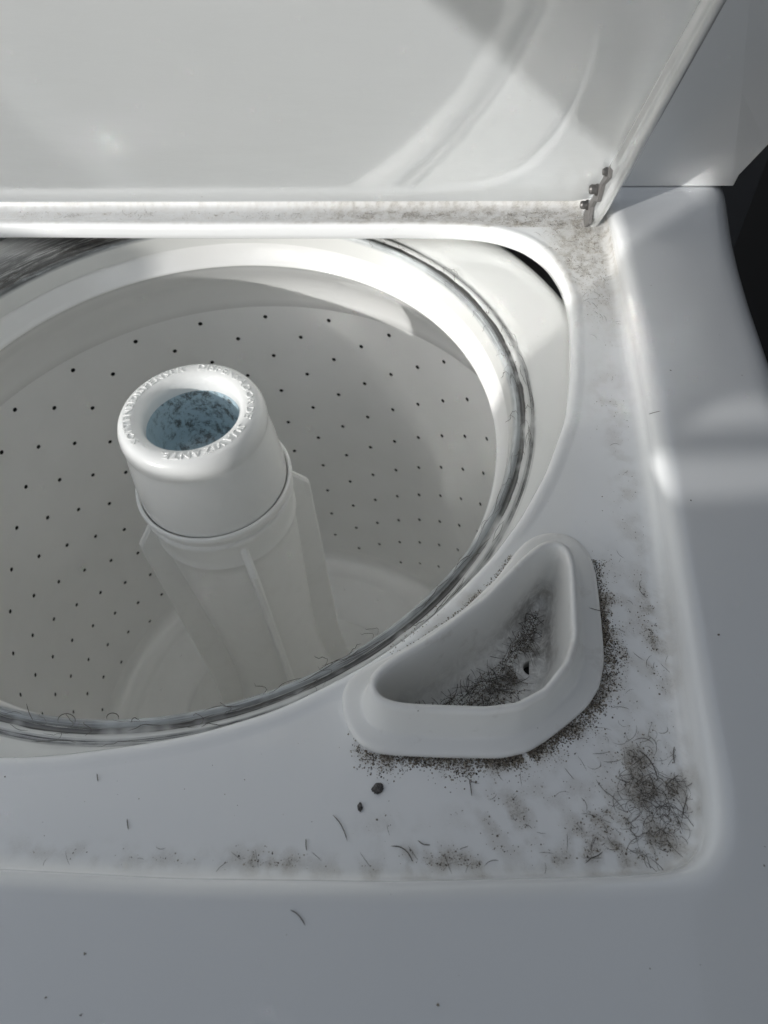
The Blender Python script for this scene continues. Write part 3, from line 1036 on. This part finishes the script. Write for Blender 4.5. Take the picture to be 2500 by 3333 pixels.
CC0 = (.80, -.755)
pts = []
tries = 0
while len(pts) < 24000 and tries < 900000:
    tries += 1
    x, y = random.uniform(-.75, 1.13), random.uniform(-1.14, .79)
    d = dirt_at(x, y)
    near = x > .45 and -1.0 < y < -.45 and dist_poly(x, y) < .045
    if random.random() > d ** (1.1 if near else 1.8) * clump(x, y) * (1.6 if near else .75) + .0008: continue
    if not floor_ok(x, y): continue
    s = random.choice((.0006, .0008, .0009, .0011, .0013, .0020)) * random.uniform(.8, 1.2)
    back = y > .1
    pts.append((x, y, ZF, s, min(1, random.betavariate(2, 2) + (.3 if back else .05))))
for _ in range(150):
    x, y = random.uniform(-.5, 1.40), random.uniform(-1.45, .5)
    if math.hypot(x - C0[0], y - C0[1]) < polar_r(RF, x, y) + .06: continue
    pts.append((x, y, .7995 if x < 1.2 else .797, random.choice((.0009, .0012, .0018, .0028)), random.random() * .7))
# the crumbly band packed against the cup's foot
per = np.array(cup_base); nxt = np.roll(per, -1, axis=0)
seglen = np.sqrt(((nxt - per) ** 2).sum(1)); cum = np.cumsum(seglen) / seglen.sum()
cnt = 0
while cnt < 5200:
    i = int(np.searchsorted(cum, random.random())); t = random.random()
    x, y = per[i] + (nxt[i] - per[i]) * t
    if y < -.90: w_ = min(1, max(.0, (x - .545) / .05))
    elif x > .84 and y < -.62: w_ = .9
    elif x > .95 and y < -.50: w_ = .45
    elif .60 < x < .83 and y > -.75: w_ = .22
    else: w_ = .0
    w_ *= .35 + .65 * min(1, max(0, .5 + 1.6 * mnoise.noise(Vector((x * 16, y * 16, 9)))))
    if random.random() > w_: continue
    nrm = np.array([-(nxt[i] - per[i])[1], (nxt[i] - per[i])[0]]); nrm /= np.linalg.norm(nrm)
    if np.dot(nrm, per[i] - np.array(CC0)) < 0: nrm = -nrm
    spread = (.011 if y < -.8 else .013) * (.6 + .8 * abs(mnoise.noise(Vector((x * 9, y * 9, 2)))) * 2)
    o_ = abs(random.gauss(0, spread))
    pts.append((x + nrm[0] * o_, y + nrm[1] * o_, ZF + max(0, .004 - o_ * .3) * random.random(), random.uniform(.0008, .0026), min(1, max(0, random.gauss(.42, .28) + (.25 if (y > -.75 and x < .84) else 0)))))
    cnt += 1
dust = flecks('lint_dust', pts, None)
tag(dust, 'grey brown lint and dust caught along the edges of the sunken deck', 'lint', kind='stuff')

# dust inside the cup
pts = []
while len(pts) < 2600:
    x, y = random.uniform(.58, .92), random.uniform(-.86, -.53)
    if not inside(x, y, rin_px): continue
    ir = math.hypot(x - CC[0], y - CC[1]); a = math.atan2(y - CC[1], x - CC[0]) % (2 * math.pi)
    lim = (rri - .036 / cin)[int(a / (2 * math.pi) * NCUP) % NCUP]
    if ir > lim or math.hypot(x - hx, y - hy) < .034: continue
    if random.random() > cup_dirt(x, y, .66) ** 1.5: continue
    pts.append((x, y, .6615, random.uniform(.0007, .0022), random.betavariate(2, 2)))
cd = flecks('cup_dust', pts, None)
tag(cd, 'dark crumbly lint on the bottom of the white triangular cup', 'lint', kind='stuff')

# fine short hairs everywhere
V, F = [], []
cnt = 0
while cnt < 260:
    x, y = random.uniform(-.6, 1.12), random.uniform(-1.12, .78)
    if not floor_ok(x, y, .006): continue
    if random.random() > dirt_at(x, y) * clump(x, y) * .9 + .003: continue
    tube(V, F, curl(x, y, ZF + .001, random.uniform(.010, .034), random.uniform(-1.6, 1.6), random.random() * 6.28), random.uniform(.00025, .0005), 3)
    cnt += 1
cnt = 0
while cnt < 190:
    x, y = random.gauss(1.045, .036), random.gauss(-.965, .05)
    if not floor_ok(x, y, .004) or random.random() > .15 + dirt_at(x, y): continue
    tube(V, F, curl(x, y, ZF + .002, random.uniform(.015, .05), random.uniform(-3.2, 3.2), random.random() * 6.28, .006), random.uniform(.00025, .0006), 3)
    cnt += 1
cnt = 0
while cnt < 190:
    x, y = random.uniform(.62, .91), random.uniform(-.84, -.56)
    if math.hypot(x - hx, y - hy) < .045 or random.random() > .25 + cup_dirt(x, y, .66): continue
    a = math.atan2(y - CC[1], x - CC[0]) % (2 * math.pi)
    if math.hypot(x - CC[0], y - CC[1]) > (rri - .05 / cin)[int(a / (2 * math.pi) * NCUP) % NCUP]: continue
    tube(V, F, curl(x, y, .664, random.uniform(.02, .06), random.uniform(-1.2, 1.2), random.random() * 6.28, .006), random.uniform(.0003, .0007), 3)
    cnt += 1
# hairs and lint threads caught on the tub ring
for k in range(260):
    a = random.uniform(0, 6.283)
    r = random.choice((.858, .866, .878, .890, .902)) + random.uniform(-.004, .004)
    P = []
    L_ = random.uniform(.02, .12)
    out = random.random() < .25
    for q_ in range(8):
        t = q_ / 7
        aa = a + (L_ * t if not out else .012 * math.sin(5 * t) )
        r2 = r + (.004 * math.sin(4 * t + k) if not out else -.028 * t * random.uniform(.8, 1.1))
        P.append((r2 * math.cos(aa), r2 * math.sin(aa), .646 + .010 * math.sin(math.pi * t) * random.random()))
    tube(V, F, P, random.uniform(.0004, .0009), 3)
fh = mesh_obj('fine_hairs', V, F, M_HAIR, None)
tag(fh, 'scattered short dark hairs and lint threads on the sunken deck and ring', 'hair', kind='stuff')

# the hairs one can pick out
HZ = {'f': ZF + .002, 'd': .8015, 'r': .65, 'c': .752}
hairs = [
    ([(1083, 2652), (1104, 2675), (1120, 2705), (1131, 2738)], 'f', 'thick curved dark hair lying left of the detergent cup, near the front'),
    ([(1272, 2754), (1300, 2756), (1325, 2772), (1345, 2805)], 'f', 'arched dark hair by the front edge below the detergent cup'),
    ([(945, 2962), (965, 2972), (982, 2992), (993, 3012)], 'd', 'faint curved hair alone on the front deck'),
    ([(1528, 2538), (1532, 2560), (1536, 2590)], 'f', 'short straight hair just in front of the detergent cup'),
    ([(316, 2518), (317, 2530), (319, 2543)], 'f', 'tiny dark hair standing near the left front of the sunken deck'),
    ([(414, 2665), (415, 2682), (418, 2700)], 'f', 'short dark hair on the left front of the sunken deck'),
    ([(996, 2730), (996, 2750), (998, 2768)], 'f', 'short hair pointing at the middle front edge'),
    ([(2112, 1348), (2128, 1343), (2150, 1338)], 'd', 'short dark hair on the right deck beside the recess edge'),
    ([(1917, 1978), (1945, 1986), (1985, 1993)], 'c', 'dark hair sticking out to the right of the detergent cup'),
    ([(1905, 2810), (1925, 2793), (1945, 2785), (1962, 2772)], 'f', 'hair curling along the front edge left of the dirty corner'),
    ([(2078, 2442), (2105, 2462), (2130, 2500), (2143, 2545)], 'f', 'long thin hair arching over the dirty front right corner'),
    ([(2195, 2430), (2192, 2455), (2196, 2485)], 'f', 'short upright hair at the right wall above the dirty corner'),
    ([(2238, 2572), (2235, 2600), (2225, 2635), (2222, 2660)], 'f', 'dark hair against the right wall at the dirty corner'),
    ([(1360, 2735), (1378, 2748), (1400, 2750)], 'f', 'small curved hair in the smudge below the detergent cup'),
    ([(86, 2290), (95, 2320), (108, 2345)], 'r', 'straight dark hair standing on the ring at the lower left'),
    ([(1298, 2162), (1306, 2172), (1309, 2184)], 'r', 'short curved hair on the ring beside the detergent cup'),
]
for (px_, k, lab) in hairs:
    z = HZ[k]; P = [at(x, y, z) for (x, y) in px_]
    # smooth Catmull-Rom
    Q = []
    for i in range(len(P) - 1):
        p0, p1, p2, p3 = P[max(i - 1, 0)], P[i], P[i + 1], P[min(i + 2, len(P) - 1)]
        for s in range(5):
            t = s / 5
            Q.append(.5 * ((2 * p1) + (-p0 + p2) * t + (2 * p0 - 5 * p1 + 4 * p2 - p3) * t * t + (-p0 + 3 * p1 - 3 * p2 + p3) * t ** 3))
    Q.append(P[-1])
    V, F = [], []
    tube(V, F, [tuple(q_) for q_ in Q], .0008, 5)
    o = mesh_obj('hair', V, F, M_HAIR, None)
    tag(o, lab, 'hair', 'single hairs lying on the machine')
# two looped hairs on the ring
for (cx, cy, r, lab) in ((217, 2345, 26, 'looped dark hair on the ring at the lower left, the larger loop'), (367, 2336, 18, 'looped dark hair on the ring right of the larger loop')):
    P = []
    for s in range(15):
        a = math.radians(200 - 230 * s / 14)
        P.append(tuple(at(cx + r * 1.1 * math.cos(a), cy - r * .85 * math.sin(a), .655)))
    V, F = [], []; tube(V, F, P, .0009, 5)
    tag(mesh_obj('hair', V, F, M_HAIR, None), lab, 'hair', 'single hairs lying on the machine')

# two lint crumbs in front of the cup
def crumb(px_, py_, s, lab, seed, el=1.0, rot=0.0):
    rnd = random.Random(seed)
    c = at(px_, py_, ZF)
    bm = bmesh.new()
    bmesh.ops.create_icosphere(bm, subdivisions=3, radius=1)
    for v in bm.verts:
        d = v.co.normalized()
        k = 1 + .30 * mnoise.noise(d * 1.6 + Vector((seed, 0, 0))) + .22 * mnoise.noise(d * 4.5 + Vector((0, seed, 0)))
        v.co = d * k
        x, y = v.co.x * s * el, v.co.y * s
        v.co = Vector(W((c[0] + x * math.cos(rot) - y * math.sin(rot), c[1] + x * math.sin(rot) + y * math.cos(rot), ZF + s * .35 + v.co.z * s * .45)))
    me_ = bpy.data.meshes.new('lint_crumb'); bm.to_mesh(me_); bm.free()
    o = new_obj('lint_crumb', me_, M_CRUMB)
    tag(o, lab, 'lint crumb', 'dark lint crumbs in front of the cup')
crumb(1230, 2568, .0085, 'larger dark lint crumb in front of the detergent cup, above the long curved hair', 3, 1.25, .9)
crumb(1172, 2628, .0068, 'smaller dark pointed lint crumb between the larger crumb and the long curved hair', 8, .6, .1)
crumb(1672, 2432, .006, 'tiny dark crumb on the front lip of the detergent cup', 5, 1.8, .5)
